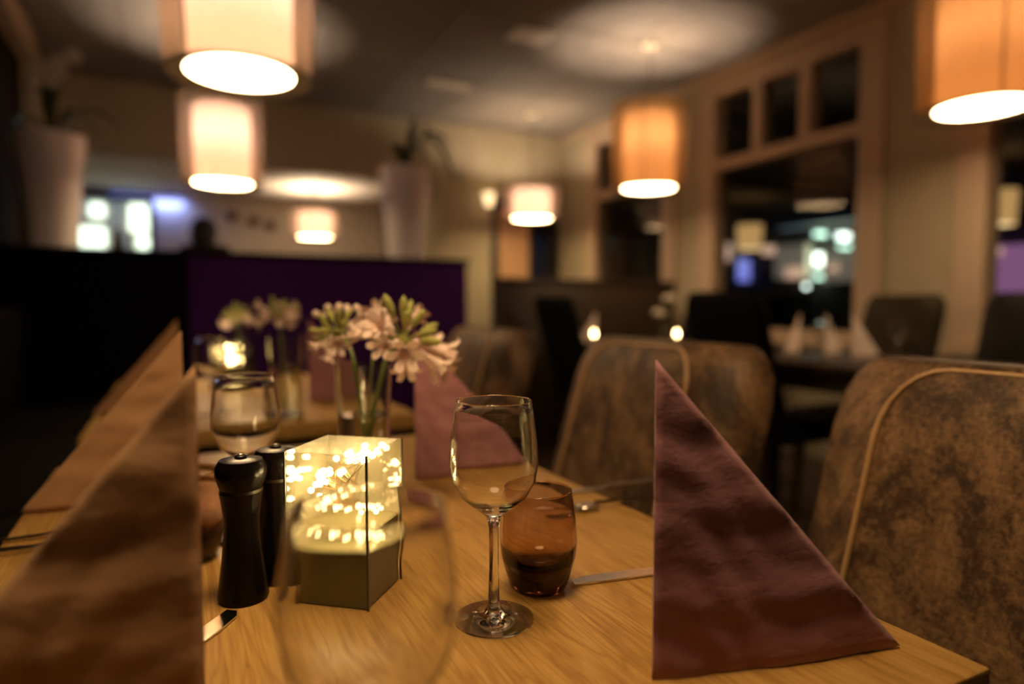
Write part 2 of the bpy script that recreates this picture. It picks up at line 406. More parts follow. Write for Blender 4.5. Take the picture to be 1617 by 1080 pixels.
# ------------------------------------------------------------------ pendants
def pendant(name, label, x, y, zb, kind, h=.52, ro=.25, watts=UP, group='fabric drum pendants'):
    inner, sh, disc = {'c': ('inner_cream', 'sheer_cream', 'disc_bright'), 'a': ('inner_amber', 'sheer_amber', 'disc_amber')}[kind]
    t = thing(name, label, 'lamp', (x, y, zb), 0, group); ri = ro * .69; rb = ro * .94; N = 56
    s = obj('outer_shade', lathe([(rb, 0), (ro * .985, h * .45), (ro, h)], N), sh, t, fix=False)
    obj('rim_wire', ring(rb, .004, 0, N), 'dark_metal', s); obj('rim_wire', ring(ro, .004, h, N), 'dark_metal', s)
    for k in range(3):
        a = 2 * math.pi * k / 3 + 3.9
        obj('rib', tube([(rb * math.cos(a), rb * math.sin(a), 0), (ro * .985 * math.cos(a), ro * .985 * math.sin(a), h * .45), (ro * math.cos(a), ro * math.sin(a), h)], .0035, 6), 'dark_metal', s)
    obj('inner_shade', lathe([(ri, .012), (ri, h * .9)], N), inner, t, fix=False)
    obj('diffuser', lathe([(0, .008), (ri * .6, .007), (ri, .012)], N), disc, t, fix=False)
    obj('bottom_ring', lathe([(ri + .004, .014), (rb - .004, .005)], N), 'ring_fabric', t, fix=False)
    obj('spider', join(tube([(-ro, 0, h), (ro, 0, h)], .003, 6), tube([(0, -ro, h), (0, ro, h)], .003, 6)), 'dark_metal', t)
    zc = (ZC if y < YB else ZF) - zb
    obj('cord', tube([(0, 0, h), (0, 0, zc - .02)], .004, 6), 'dark_metal', t)
    obj('ceiling_canopy', lathe([(.055, zc - .001), (.05, zc - .025), (.008, zc - .03), (0, zc - .03)], 24), 'vent_paint', t)
    L = bpy.data.lights.new('bulb', 'POINT'); L.energy = watts; L.color = (1, .76, .53); L.shadow_soft_size = .035
    lo = bpy.data.objects.new('bulb_offscreen' if name.endswith('_offscreen') else 'bulb', L); col.objects.link(lo); lo.parent = t; lo.location = (0, 0, h * .62)
    return t
pendant('pendant_lamp', 'large cream drum pendant over the oak tables with bright round diffuser', .222, 2.49, 1.772, 'c', watts=UP * 1.3)
pendant('pendant_lamp', 'cream drum pendant hanging above the aubergine partition', .300, 4.70, 1.765, 'c', .54, watts=UP * 1.4)
pendant('pendant_lamp_offscreen', 'cream drum pendant over the laid oak table beside the banquette', .17, .42, 1.785, 'c')
pendant('pendant_lamp', 'large amber drum pendant beside the window pier', 3.08, 1.66, 1.82, 'a', .56, .25)
pendant('pendant_lamp', 'amber drum pendant over the candlelit table with halo on ceiling', 2.89, 3.65, 1.775, 'a', .56, watts=UP * 1.5)
pendant('pendant_lamp', 'short cream drum pendant in front of the dark door', 2.97, 5.45, 1.785, 'c', .30)
pendant('pendant_lamp', 'short cream drum pendant in the room beyond the header', 1.30, 7.0, 1.68, 'c', .28, .24, UP * .8)
# ------------------------------------------------------------------ oak tables
def table(label, x0, x1, y0, y1, top='oak', rail=True, group='laid dining tables', zt=.75, spread=.06):
    t = thing('dining_table', label, 'table', ((x0 + x1) / 2, (y0 + y1) / 2, 0), 0, group); a, b = (x1 - x0) / 2, (y1 - y0) / 2
    obj('tabletop', rbox(-a, a, -b, b, zt - .035, zt, .003), top, t)
    obj('apron', join(box(-a + .06, a - .06, -b + .06, -b + .08, zt - .12, zt - .037), box(-a + .06, a - .06, b - .08, b - .06, zt - .12, zt - .037),
                      box(-a + .06, -a + .08, -b + .08, b - .08, zt - .12, zt - .037), box(a - .08, a - .06, -b + .08, b - .08, zt - .12, zt - .037)), 'dark_wood', t, False)
    if rail: obj('edge_rail', rbox(a + .004, a + .045, -b, b, zt - .07, zt - .03, .004), 'rail_wood', t)
    for sx in (-1, 1):
        for sy in (-1, 1):
            obj('leg', rbox(sx * spread - .025, sx * spread + .025, sy * (b - .07) - .025, sy * (b - .07) + .025, 0, zt - .037, .004), 'dark_wood', t)
    return t
TY0 = .243
table('oak table carrying the pepper mills, light cube and standing mauve napkin', -.165, .488, TY0, 1.20)
table('oak table carrying the second light cube, between banquette and partition', -.165, .488, 1.44, 2.44)
table('dark table by the window pier with pale standing napkins', 2.36, 3.10, 1.35, 2.50, 'dark_wood', False, spread=.026)
table('dark table with two lit candles before the low wooden partition', 2.34, 3.10, 2.98, 3.93, 'dark_wood', False, spread=.026)

# ------------------------------------------------------------------ chairs
def back_pts(y, z, off=0):      # front surface of the backrest, chair faces +x, recline along -x
    return (-.30 * (z - .45) - off, y, z)
def make_chair(label, lm, pm, top=.93, wid=.25, piped=True, group=None, deep=.42):
    t = thing('dining_chair', label, 'chair', (0, 0, 0), 0, group)
    half = [(0, 0), (0, .08), (0, .125), (-.004, .15), (-.016, .19), (-.036, .225), (-.062, .246), (-.090, wid), (-.106, .235), (-.112, .18), (-.112, .0)]
    sec = half + [(x, -y) for x, y in half[-2:0:-1]]
    V, F, n = [], [], len(sec)
    hs = [(.40, 0), (.5, 0), (.6, 0), (.7, 0), (.8, 0), (top - .09, 0), (top - .05, .006), (top - .025, .018), (top - .008, .034), (top, .05)]
    for z, ins in hs:
        for x, y in sec:
            k = 1 - ins / .25 * (1.0 if abs(y) > .16 else .6); xx = x * (1 - ins * 9) - ins * .5
            V.append((xx - .30 * (z - .45), y * k * wid / .25, z))
    for i in range(len(hs) - 1):
        for k in range(n): F.append((i * n + k, i * n + (k + 1) % n, (i + 1) * n + (k + 1) % n, (i + 1) * n + k))
    F.append(tuple(range(n))[::-1]); F.append(tuple((len(hs) - 1) * n + k for k in range(n)))
    bk = obj('backrest', (V, F), lm, t)
    if piped:
        p = []
        zs = [.47 + i * (top - .085 - .47) / 8 for i in range(9)]
        for z in zs: p.append((-.30 * (z - .45) - .001, .148, z))
        for i in range(1, 7):
            a = i / 6 * math.pi / 2; z = top - .085 + .078 * math.sin(a); y = .148 - .06 * (1 - math.cos(a))
            p.append((-.30 * (z - .45) - .003 - .017 * (i / 6) ** 2, y, z))
        p = p + [(x, -y, z) for x, y, z in p[::-1]]
        obj('piping', tube(p, .0033, 6), pm, bk)
    obj('seat', rbox(-.02, deep, -.235, .235, .40, .48, .03, 3), lm, t)
    for sx in (.02, deep - .05):
        for sy in (-.2, .2):
            obj('leg', tube([(sx, sy, .402), (sx + (.0 if sx > .1 else -.05), sy, 0)], [.024, .017], 8), 'dark_wood', t)
    return t
def put(o, x, y, rz, label=None):
    o.location = (x, y, 0); o.rotation_euler.z = rz
    if label: o['label'] = label
    return o
lc = make_chair('worn brown leather chair with pale piping beside the mauve napkin', 'brown_leather', 'piping', group='brown leather chairs along the oak tables', deep=.34)
put(lc, .603, .345, math.pi)
put(copy_tree(lc), .600, .965, math.pi, 'worn brown leather chair behind the mauve napkin, second from the table end')
put(copy_tree(lc), .600, 1.73, math.pi, 'worn brown leather chair at the far oak table next to the aisle')
dk = make_chair('black leather chair with its back to the aisle at the window pier table', 'dark_leather', 'piping', 1.055, .22, False, 'dark chairs at the window tables', .34)
put(dk, 2.36, 2.16, 0)
o2 = put(copy_tree(dk), 2.36, 3.60, 0, 'black leather chair with its back to the aisle at the candlelit table')
oc = make_chair('olive brown chair standing against the window pier', 'olive_leather', 'piping', 1.05, .21, False, 'dark chairs at the window tables', .34)
put(oc, 3.14, 2.16, math.pi)
put(copy_tree(dk), 3.16, 1.56, math.pi, 'black chair before the window with purple glow')
put(copy_tree(dk), 3.10, 3.52, math.pi, 'black chair between the candlelit table and the window')

# ------------------------------------------------------------------ napkins
ZT_ = .75
def napkin(label, A, ang, m, group, h=.21, base=.18, splay=(.63, .78), sd=.06, seed=1):
    """standing folded napkin: near-vertical open edge at A, ridge running from the apex down to the foot"""
    rnd = random.Random(seed); N = 30
    t = thing('folded_napkin', label, 'napkin', (A[0], A[1], ZT_), 0, group)
    d = Vector((math.cos(ang), math.sin(ang), 0)); s = Vector((splay[0], splay[1], 0)).normalized()
    apex = Vector((s.x * sd * .42, s.y * sd * .42, h)); foot = d * base + Vector((s.x * sd * .42, s.y * sd * .42, .002))
    ph = [rnd.uniform(0, 6) for _ in range(6)]
    def panel(side):
        c = Vector((0, 0, 0)) if side == 0 else s * sd
        c.z = .0; V, F, idx = [], [], {}
        nrm = (s * (-1 if side == 0 else 1))
        ft = foot.copy()
        for i in range(N + 1):
            for j in range(N + 1 - i):
                u, v = i / N, j / N
                p = c * (1 - u - v) + ft * u + apex * v
                e = min(u + 1e-4, v + 1e-4, 1) ; w = (1 - u - v)
                bul = .010 * (u * v + v * w + u * w) * 1.5
                wr = .0010 * math.sin(11 * u + 7 * v + ph[0]) * math.sin(5 * v - 3 * u + ph[1]) + .0009 * math.sin(29 * v + 17 * u + 3 * math.sin(9 * u + ph[3]) + ph[2]) + .0005 * math.sin(61 * v + 23 * u + 4 * math.sin(7 * v + ph[4]))
                rw = .0016 * math.sin(19 * v + ph[5]) + .0010 * math.sin(43 * v + ph[0])     # shared wobble of the ridge
                p = p + nrm * (bul + wr * min(1, 5 * w)) + s * rw * (1 - w) * min(1, 6 * min(u, 1)) * min(1, 6 * v)
                if p.z < 0: p.z = 0
                idx[i, j] = len(V); V.append(tuple(p))
        for i in range(N):
            for j in range(N - i):
                F.append((idx[i, j], idx[i + 1, j], idx[i, j + 1]))
                if i + j < N - 1: F.append((idx[i + 1, j], idx[i + 1, j + 1], idx[i, j + 1]))
        return V, F
    for side in (0, 1):
        o = obj('panel', panel(side), m, t, fix=False)
        md = o.modifiers.new('thickness', 'SOLIDIFY'); md.thickness = .0022; md.offset = 0
    return t
G1, G2 = 'napkins on the aisle side of the oak tables', 'napkins on the banquette side of the oak tables'
a1 = onz(1030, 1073, ZT_); a2 = onz(656, 757, ZT_); a3 = onz(488, 634, ZT_)
f1 = onz(1440, 1052, ZT_); ang1 = math.atan2(f1.y - a1.y, f1.x - a1.x)
print('napkin', a1, a2, a3, (f1 - a1).length, math.degrees(ang1))
napkin('standing folded mauve napkin beside the smoky tumbler', a1, ang1, 'mauve_napkin', G1, .208, (f1 - a1).length, (a1.x, a1.y), seed=3)
napkin('standing folded mauve napkin behind the wine glass and flower vase', a2, R(-14), 'mauve_napkin', G1, splay=(a2.x, a2.y), seed=5)
napkin('standing folded mauve napkin on the far oak table by the aisle', a3, R(-14), 'mauve_napkin', G1, splay=(a3.x, a3.y), seed=6)
for (x, y, lab, sd, hh) in ((.008, .372, 'standing folded brown napkin beside the pepper mills', 11, .212), (.006, .93, 'standing folded brown napkin beside the banquette, behind the tumbler', 12, .212),
                        (.004, 1.72, 'standing folded brown napkin on the far oak table by the banquette', 13, .212)):
    napkin(lab, (x, y), R(184), 'brown_napkin', G2, hh, .175, (.05, 1), seed=sd)
G3 = 'napkins on the window tables'
for (px, py, lab, ang) in ((1262, 556, 'pale standing napkin on the window pier table beside the black chair', -165), (1345, 566, 'pale standing napkin on the window pier table before the olive chair', -10),
                           (1303, 560, 'pale standing napkin in the middle of the window pier table', 10), (941, 541, 'pale standing napkin lit by candle on the candlelit table', 195)):
    p = onz(px, py, ZT_)
    napkin(lab, p, R(ang), 'pale_napkin', G3, .20, .17, (p.x, p.y), seed=px)

# ------------------------------------------------------------------ tableware
WG = [(0, 0), (.031, 0), (.031, .0012), (.02, .003), (.008, .006), (.0045, .012), (.0037, .04), (.0037, .072), (.006, .082), (.015, .089), (.026, .098), (.0325, .110), (.0345, .123), (.0335, .140), (.0312, .158), (.02925, .1711), (.02935, .1716), (.0291, .1720),
      (.0288, .1722), (.0285, .1720), (.02825, .1716), (.02835, .1711), (.0304, .158), (.0326, .140), (.0336, .123), (.0316, .111), (.025, .0995), (.0145, .091), (0, .0875)]
def wineglass(label, x, y, k=1, kz=1):
    o = obj('wine_glass', lathe([(r * k, z * kz) for r, z in WG], 48), 'clear_glass', None, loc=(x, y, ZT_ + .0004), sharp=60)
    return tag(o, label, 'glass', 'stemmed wine glasses')
p = onz(780, 978, ZT_); wineglass('clear stemmed wine glass beside the smoky tumbler and mauve napkin', p.x, p.y)
WB = [(0, 0), (.034, 0), (.034, .0012), (.022, .003), (.008, .006), (.0048, .012), (.004, .03), (.004, .05), (.007, .058), (.018, .066), (.029, .078), (.0365, .093), (.0393, .110), (.0385, .126), (.0355, .145), (.0336, .1571), (.0337, .1576), (.0334, .1580),
      (.0331, .1582), (.0328, .1580), (.0325, .1576), (.0326, .1571), (.0346, .145), (.0376, .126), (.0384, .110), (.0356, .094), (.028, .0795), (.0175, .068), (0, .0635)]
tag(obj('wine_glass', lathe(WB, 56), 'clear_glass', None, loc=(.073, .283, ZT_ + .0004), sharp=60), 'clear wide-bowled wine glass standing at the edge of the oak table', 'glass', 'stemmed wine glasses')
p = onz(392, 850, ZT_); wineglass('clear stemmed wine glass behind the pepper mills', p.x, p.y)
wineglass('clear stemmed wine glass on the far oak table beside the vase', .07, 1.62)
for x, y, s in ((2.58, 2.02, 'beside the black chair'), (2.98, 1.93, 'before the olive chair')):
    wineglass('clear stemmed wine glass on the window pier table ' + s, x, y)
TB = [(0, 0), (.022, 0), (.0245, .002), (.0285, .015), (.0325, .03), (.0335, .042), (.0325, .06), (.0290, .0848), (.0291, .0855), (.0288, .0860), (.0283, .0862), (.0278, .0860), (.0275, .0855), (.0276, .0848), (.0308, .06), (.0318, .042), (.0305, .032), (.024, .024), (.012, .0205), (0, .02)]
def tumbler(label, x, y):
    return tag(obj('tumbler', lathe(TB, 40), 'smoky_glass', None, loc=(x, y, ZT_ + .0004), sharp=60), label, 'glass', 'smoky brown tumblers')
p = onz(850, 927, ZT_); tumbler('smoky brown tumbler beside the wine glass and mauve napkin', p.x, p.y)
p = onz(300, 882, ZT_); tumbler('smoky brown tumbler between brown napkin and pepper mill', p.x, p.y)

MP = [(0, 0), (.0195, 0), (.0205, .003), (.0195, .012), (.0165, .035), (.0145, .055), (.0145, .07), (.0165, .086), (.0175, .091), (0, .091)]
MH = [(0, .0935), (.0165, .0935), (.0175, .096), (.0205, .105), (.0205, .112), (.017, .1175), (.010, .119), (0, .119)]
def mill(label, x, y):
    t = thing('pepper_mill', label, 'pepper mill', (x, y, ZT_), 0, 'black turned mills')
    obj('body', lathe(MP, 32), 'black_gloss', t); obj('collar', lathe([(0, .091), (.0168, .091), (.0168, .0935), (0, .0935)], 32), 'dark_metal', t)
    h = obj('head', lathe(MH, 32), 'black_gloss', t); obj('knob', lathe([(0, .119), (.0045, .119), (.005, .1205), (.003, .122), (0, .1222)], 16), 'steel', h)
p = onz(385, 944, ZT_); mill('black turned pepper mill beside the light cube', p.x, p.y)
p = p + RT * .015 + Vector((math.sin(YAW), math.cos(YAW), 0)) * .0405; mill('black turned mill standing between pepper mill and wine glass', p.x, p.y)

# ------------------------------------------------------------------ light cubes
def light_cube(label, c, ang, side=.066, h=.127, hb=.062, seed=2):
    rnd = random.Random(seed)
    t = thing('light_cube', label, 'table light', (c[0], c[1], ZT_), ang, 'glass cubes with string lights'); a = side / 2
    obj('base', rbox(-a + .0015, a - .0015, -a + .0015, a - .0015, 0, hb, .001, 1), 'lantern_base', t)
    for x0, x1, y0, y1 in ((-a, a, -a, -a + .0014), (-a, a, a - .0014, a), (-a, -a + .0014, -a + .0014, a - .0014), (a - .0014, a, -a + .0014, a - .0014)):
        obj('pane', box(x0, x1, y0, y1, hb, h), 'lantern_glass', t, False)
    for sx in (-1, 1):
        for sy in (-1, 1): obj('corner_strip', box(sx * a - .0008, sx * a + .0008, sy * a - .0008, sy * a + .0008, 0, h), 'lantern_edge', t, False)
    pts = []
    for k in range(40):
        th = k * 2.4; r = a * (.35 + .5 * rnd.random()); pts.append((r * math.cos(th), r * math.sin(th), hb + .006 + (h - hb - .016) * ((k * .618 + rnd.random() * .3) % 1)))
    obj('wire', tube(pts, .0005, 4), 'wire', t)
    sph = lathe([(0, -.0026), (.0018, -.0018), (.0026, 0), (.0018, .0018), (0, .0026)], 10); l0 = None
    for p in pts:
        if l0 is None: l0 = obj('led', sph, 'led', t, loc=p)
        else:
            o = l0.copy(); col.objects.link(o); o.location = p
    return t
c0, c1, c2 = onz(450, 953, ZT_), onz(585, 968, ZT_), onz(640, 916, ZT_)
ca = math.atan2(c1.y - c0.y, c1.x - c0.x); cen = (c0 + c2) / 2
print('cube', (c1 - c0).length, (c2 - c1).length, math.degrees(ca), math.degrees(math.atan2(c2.y - c1.y, c2.x - c1.x)))
light_cube('glass light cube with olive base beside the pepper mills', cen, ca, (c0 - c2).length / math.sqrt(2) * .985)
light_cube('glass light cube on the far oak table, lights glowing', (.14, 2.22), .4, seed=5)

# ------------------------------------------------------------------ vases and flowers
def vase(label, x, y, z=ZT_, h=.175, r=.032, water=.112):
    t = thing('glass_vase', label, 'vase', (x, y, z + .0004), 0, 'clear glass flower vases')
    obj('body', lathe([(0, 0), (r * .9, 0), (r, .004), (r * .98, h * .6), (r * 1.08, h), (r * 1.04, h), (r * .92, h * .6), (r * .93, .008), (0, .007)], 36), 'vase_glass', t)
    obj('water', lathe([(0, .0075), (r * .92, .0085), (r * .915, water * .99), (r * .915, water), (0, water)], 36), 'water', t)
    return t
def floret_mesh():
    V, F = lathe([(.0013, 0), (.0022, .008), (.0042, .019), (.0052, .022)], 12)
    for k in range(6):
        a = 2 * math.pi * k / 6; o = len(V)
        for r, z, w in ((.0048, .021, .0026), (.0095, .027, .0038), (.0135, .029, .0026), (.0155, .0275, .0006)):
            for s in (-1, 1):
                V.append((r * math.cos(a) - s * w * math.sin(a), r * math.sin(a) + s * w * math.cos(a), z))
        for i in range(3): F.append((o + 2 * i, o + 2 * i + 1, o + 2 * i + 3, o + 2 * i + 2))
    return V, F
FL = None; BD = None
def vase_stem(root, head, c, zr, rin, bend=0):
    """points of a stem, relative to root, that leave the vase over its rim"""
    root, head = Vector(root), Vector(head); d_ = Vector((head.x - c[0], head.y - c[1], 0)); d_.normalize(); d_.rotate(Matrix.Rotation(bend, 3, 'Z'))
    Q = Vector((c[0], c[1], zr)) + d_ * rin; m_ = (root + Q) / 2 - d_ * .004
    t_ = (Q - m_).normalized(); L_ = (head - Q).length
    pts = bez(root, m_, Q, 8) + bez(Q, Q + t_ * L_ * .5, head, 8)[1:]
    return [tuple(Vector(p) - root) for p in pts]
def flower(label, root, head, nf=14, nb=9, k=1, seed=1, tilt=(0, 0, 1), bend=(0, 0, 0), rim=None):
    global FL, BD
    rnd = random.Random(seed); root, head = Vector(root), Vector(head)
    t = thing('agapanthus', label, 'flower', root, 0, 'cut agapanthus stems')
    hd = head - root; mid = hd * .5 + Vector(bend)
    obj('stem', tube(vase_stem(root, head, *rim) if rim else bez((0, 0, 0), mid, hd, 12), .0026, 8), 'stem_green', t)
    obj('bud_cluster', xf(lathe([(0, -.006), (.004, -.004), (.006, 0), (.004, .005), (0, .007)], 12), Matrix.Translation(hd)), 'bud_green', t)
    ax = Vector(tilt).normalized()
    for i in range(nf + nb):
        th = i * 2.39996; cz = 1 - 1.45 * (i + .5) / (nf + nb)
        v = Vector((math.sqrt(max(0, 1 - cz * cz)) * math.cos(th), math.sqrt(max(0, 1 - cz * cz)) * math.sin(th), cz))
        v = (ax.to_track_quat('Z', 'Y') @ v); v = (v + Vector((rnd.uniform(-.15, .15), rnd.uniform(-.15, .15), rnd.uniform(-.15, .15)))).normalized()
        isb = i < nb; q = v.to_track_quat('Z', 'Y'); ped = (.012 + .010 * rnd.random()) * k
        obj('pedicel', tube([hd, hd + v * ped], .0008, 5), 'bud_green', t)
        nm = 'bud' if isb else 'floret'; src = BD if isb else FL
        if src is None:
            o = obj(nm, lathe([(0, 0), (.0025, .003), (.0042, .011), (.0032, .019), (0, .024)], 10), 'bud_green', t) if isb else obj(nm, floret_mesh(), 'petal', t, fix=False)
            if isb: BD = o
            else: FL = o
        else:
            o = src.copy(); o.parent = t; col.objects.link(o)
        o.location = hd + v * ped; o.rotation_mode = 'QUATERNION'; o.rotation_quaternion = q
        s = k * rnd.uniform(.85, 1.15); o.scale = (s, s, s)
    return t
vx, vy = .203, .800
vase('clear glass vase with agapanthus behind the light cube', vx, vy)
d = ray(636, 537); hp = CAM + d * (.80 / (d.dot(Vector((math.sin(YAW), math.cos(YAW), 0)))))
flower('white agapanthus bloom leaning toward the mauve napkin', (vx - .012, vy - .008, ZT_ + .012), hp, 13, 8, 1.35, 4, (.35, -.3, .7), rim=((vx, vy), ZT_ + .176, .027))
d = ray(535, 527); hp = CAM + d * (.86 / (d.dot(Vector((math.sin(YAW), math.cos(YAW), 0)))))
flower('smaller agapanthus bloom leaning toward the banquette', (vx + .012, vy - .002, ZT_ + .012), hp, 6, 10, .95, 8, (-.5, .1, .7), rim=((vx, vy), ZT_ + .176, .027))
# twig with pale buds
tw = thing('flower_twig', 'thin twig with pale round blossoms in the vase behind the light cube', 'flower', (vx + .004, vy + .014, ZT_ + .012))
d = ray(505, 496); hp = CAM + d * (.965 / (d.dot(Vector((math.sin(YAW), math.cos(YAW), 0)))))
cv = vase_stem(tw.location, hp, (vx, vy), ZT_ + .176, .028, -.75); obj('stem', tube(cv, .0013, 6), 'stem_green', tw)
bs = lathe([(0, -.004), (.004, -.002), (.0055, .002), (.003, .006), (0, .007)], 10); b0 = None
for i in (16, 15, 14, 13):
    for s in (-1, 1):
        p = Vector(cv[i]) + Vector((.006 * s, .003 * s, random.uniform(-.004, .005)))
        if b0 is None: b0 = obj('blossom', bs, 'petal', tw, loc=p)
        else:
            o = b0.copy(); col.objects.link(o); o.location = p
vase('clear glass vase on the far oak table near its edge', .215, 1.52, h=.18, r=.036)
flower('pale agapanthus in the vase on the far oak table', (.214, 1.518, ZT_ + .012), (.20, 1.50, .975), 11, 8, 1.0, 12, (0, -.2, 1), (0, 0, .02))
vase('clear glass vase beside the second light cube', .20, 2.33, h=.17, r=.034)
flower('yellowish agapanthus beside the second light cube', (.20, 2.33, ZT_ + .012), (.175, 2.30, .955), 6, 14, 1.1, 15, (-.2, 0, 1), (0, 0, .02))

# ------------------------------------------------------------------ cutlery
def knife(label, p, ang, group, L=.21):
    t = thing('table_knife', label, 'knife', (p[0], p[1], ZT_ + .0003), ang, group)
    q_ = L / .21; L = .21
    def ext(out, z0, z1):
        out = [(x * q_, y) for x, y in out]; n = len(out); V = [(x, y, z0) for x, y in out] + [(x, y, z1) for x, y in out]
        return V, [tuple(range(n))[::-1], tuple(range(n, 2 * n))] + [(i, (i + 1) % n, n + (i + 1) % n, n + i) for i in range(n)]
    obj('blade', ext([(0, .004), (.012, .009), (.05, .0105), (.095, .009), (.105, .005), (.105, -.005), (.0, -.005)], .0006, .0022), 'steel', t, False)
    obj('handle', ext([(.105, .005), (.13, .0055), (.18, .007), (L - .004, .007), (L, .004), (L, -.004), (L - .004, -.007), (.18, -.007), (.13, -.0055), (.105, -.005)], 0, .0055), 'steel', t, False)
def fork(label, p, ang, group, L=.19):
    t = thing('table_fork', label, 'fork', (p[0], p[1], ZT_ + .0003), ang, group)
    q_ = L / .19; L = .19; t.scale = (q_, q_, q_)
    obj('handle', join(tube([(.062, 0, .007), (.10, 0, .006), (.15, 0, .004), (L, 0, .0035)], [.0028, .0028, .0036, .0035], 8)), 'steel', t)
    obj('tine_bridge', rbox(.040, .064, -.011, .011, .003, .0065, .001, 1), 'steel', t)
    for k in range(4): obj('tine', tube([(.042, -.0095 + k * .00633, .0045), (.02, -.0095 + k * .00633, .0022), (0, -.0095 + k * .00633, .004)], [.0014, .0013, .0007], 6), 'steel', t)
GC = 'cutlery on the oak tables'
k1 = onz(905, 923, ZT_); k2 = onz(1030, 907, ZT_)
knife('steel knife on the oak table pointing at the smoky tumbler', k1, math.atan2(k2.y - k1.y, k2.x - k1.x), GC, .2)
k1 = onz(852, 806, ZT_)
fork('steel fork on the oak table behind the smoky tumbler', k1 + Vector((0, -.02, 0)), R(-4), GC)
knife('steel knife on the oak table beside the fork, before the second brown chair', k1 + Vector((.02, .045, 0)), R(-3), GC)
k1 = onz(367, 968, ZT_); k2 = onz(316, 1006, ZT_)
knife('steel knife lying between the brown napkin and pepper mill', k1, math.atan2(k2.y - k1.y, k2.x - k1.x), GC, .13)
knife('steel knife at the banquette edge of the oak table', (-.055, .79), R(176), GC, .12)
fork('steel fork at the banquette edge of the oak table', (-.05, .83), R(176), GC, .13)

# ------------------------------------------------------------------ candles and flowers on the window table
def candle(label, p):
    t = thing('candle', label, 'candle', (p[0], p[1], ZT_), 0, 'lit candles in glass holders')
    obj('holder', lathe([(0, 0), (.035, 0), (.038, .05), (.0345, .05), (.032, .006), (0, .006)], 24), 'clear_glass', t)
    obj('wax', lathe([(0, .0065), (.022, .0065), (.022, .045), (0, .045)], 20), 'candle_wax', t)
    obj('flame', lathe([(0, .050), (.006, .06), (.007, .072), (0, .092)], 12), 'flame', t)
pc = ony(938, 519, 3.45); candle('lit candle beside the pale napkin on the candlelit table', pc)
pc = ony(1069, 525, 3.22); candle('lit candle next to white flowers on the candlelit table', pc)
pv = ony(1050, 540, 3.38); pv = (pv.x, pv.y)
vase('clear glass vase of white flowers on the candlelit table', pv[0], pv[1], h=.13, r=.034, water=.08)
for (dx, dz, lab) in ((.03, 1.02, 'taller white bloom in the vase on the candlelit table'), (-.05, .93, 'shorter white bloom in the vase on the candlelit table')):
    sx_ = .011 if dx > 0 else -.011; dx -= sx_
    fl = thing('white_flower', lab, 'flower', (pv[0] + sx_, pv[1], ZT_ + .012), 0, 'white flowers on the candlelit table')
    hd = Vector((dx, 0, dz - ZT_ - .012)); obj('stem', tube(bez((0, 0, 0), (0, 0, .1), hd), .002, 6), 'stem_green', fl)
    for k in range(9):
        a = k * 2.4; rr = .012 + .0035 * k
        obj('petal', xf(lathe([(0, 0), (.014, .006), (.018, .016), (.012, .026), (0, .03)], 8), Matrix.Translation(hd + Vector((rr * math.cos(a), rr * math.sin(a), .012 - .002 * k)))), 'orchid_white', fl)

# ------------------------------------------------------------------ planters on the partition
def planter(label, x, kind):
    t = thing('tall_planter', label, 'planter', (x, PY + .17, PZ), 0, 'white planters on the partition')
    obj('body', lathe([(0, 0), (.115, 0), (.122, .006), (.155, .40), (.180, .62), (.182, .645), (.172, .645), (.165, .60), (0, .60)], 40), 'white_ceramic', t)
    obj('soil', lathe([(0, .601), (.160, .601), (.150, .618), (0, .625)], 20), 'dark_wall', t)
    p = thing('orchid' if kind else 'leafy_plant', 'potted orchid with white blossoms in the planter by the dark wall' if kind else 'strap-leaved green plant in the planter at the partition end', 'plant', (x, PY + .17, PZ + .622))
    lv = ([((.25, -.1), .20, .02), ((.36, .05), .22, .10), ((-.16, -.06), .12, .05), ((.18, .1), .08, .02), ((.05, -.2), .26, .2)] if kind else
          [((.10, -.08), .30, .36), ((.34, -.08), .34, .12), ((.22, .06), .32, .30), ((-.12, -.10), .16, .14), ((.10, -.16), .22, .08), ((.40, .02), .36, -.04), ((.30, -.12), .26, .22)])
    for (e, hm, he) in lv: obj('leaf', leaf(bez((e[0] * .1, e[1] * .1, -.005), (e[0] * .45, e[1] * .45, hm * 1.5), (e[0], e[1], he), 9), .042), 'leaf_green', p)
    if kind:
        for bx, bz in ((.12, .48), (.02, .40)):
            cv = bez((0, 0, -.005), (-.02, -.02, bz * .8), (bx, -.05, bz), 12); obj('flower_stem', tube(cv, .005, 6), 'leaf_green', p)
            for k in range(5):
                q = Vector(cv[12 - k * 2]) + Vector((.015 * (-1) ** k, -.02, -.01))
                bl = []
                for j in range(5):
                    a = 2 * math.pi * j / 5 + k; c = q + Vector((.026 * math.cos(a), 0, .026 * math.sin(a)))
                    bl.append(xf(lathe([(0, -.004), (.022, -.001), (.022, .001), (0, .004)], 10), Matrix.Translation(c) @ Matrix.Rotation(R(90), 4, 'X')))
                obj('blossom', join(*bl), 'orchid_white', p)
planter('white tapered planter on the partition beside the dark wall', ony(85, 395, PY + .17).x, 1)
planter('white tapered planter near the open end of the partition', ony(640, 405, PY + .17).x, 0)

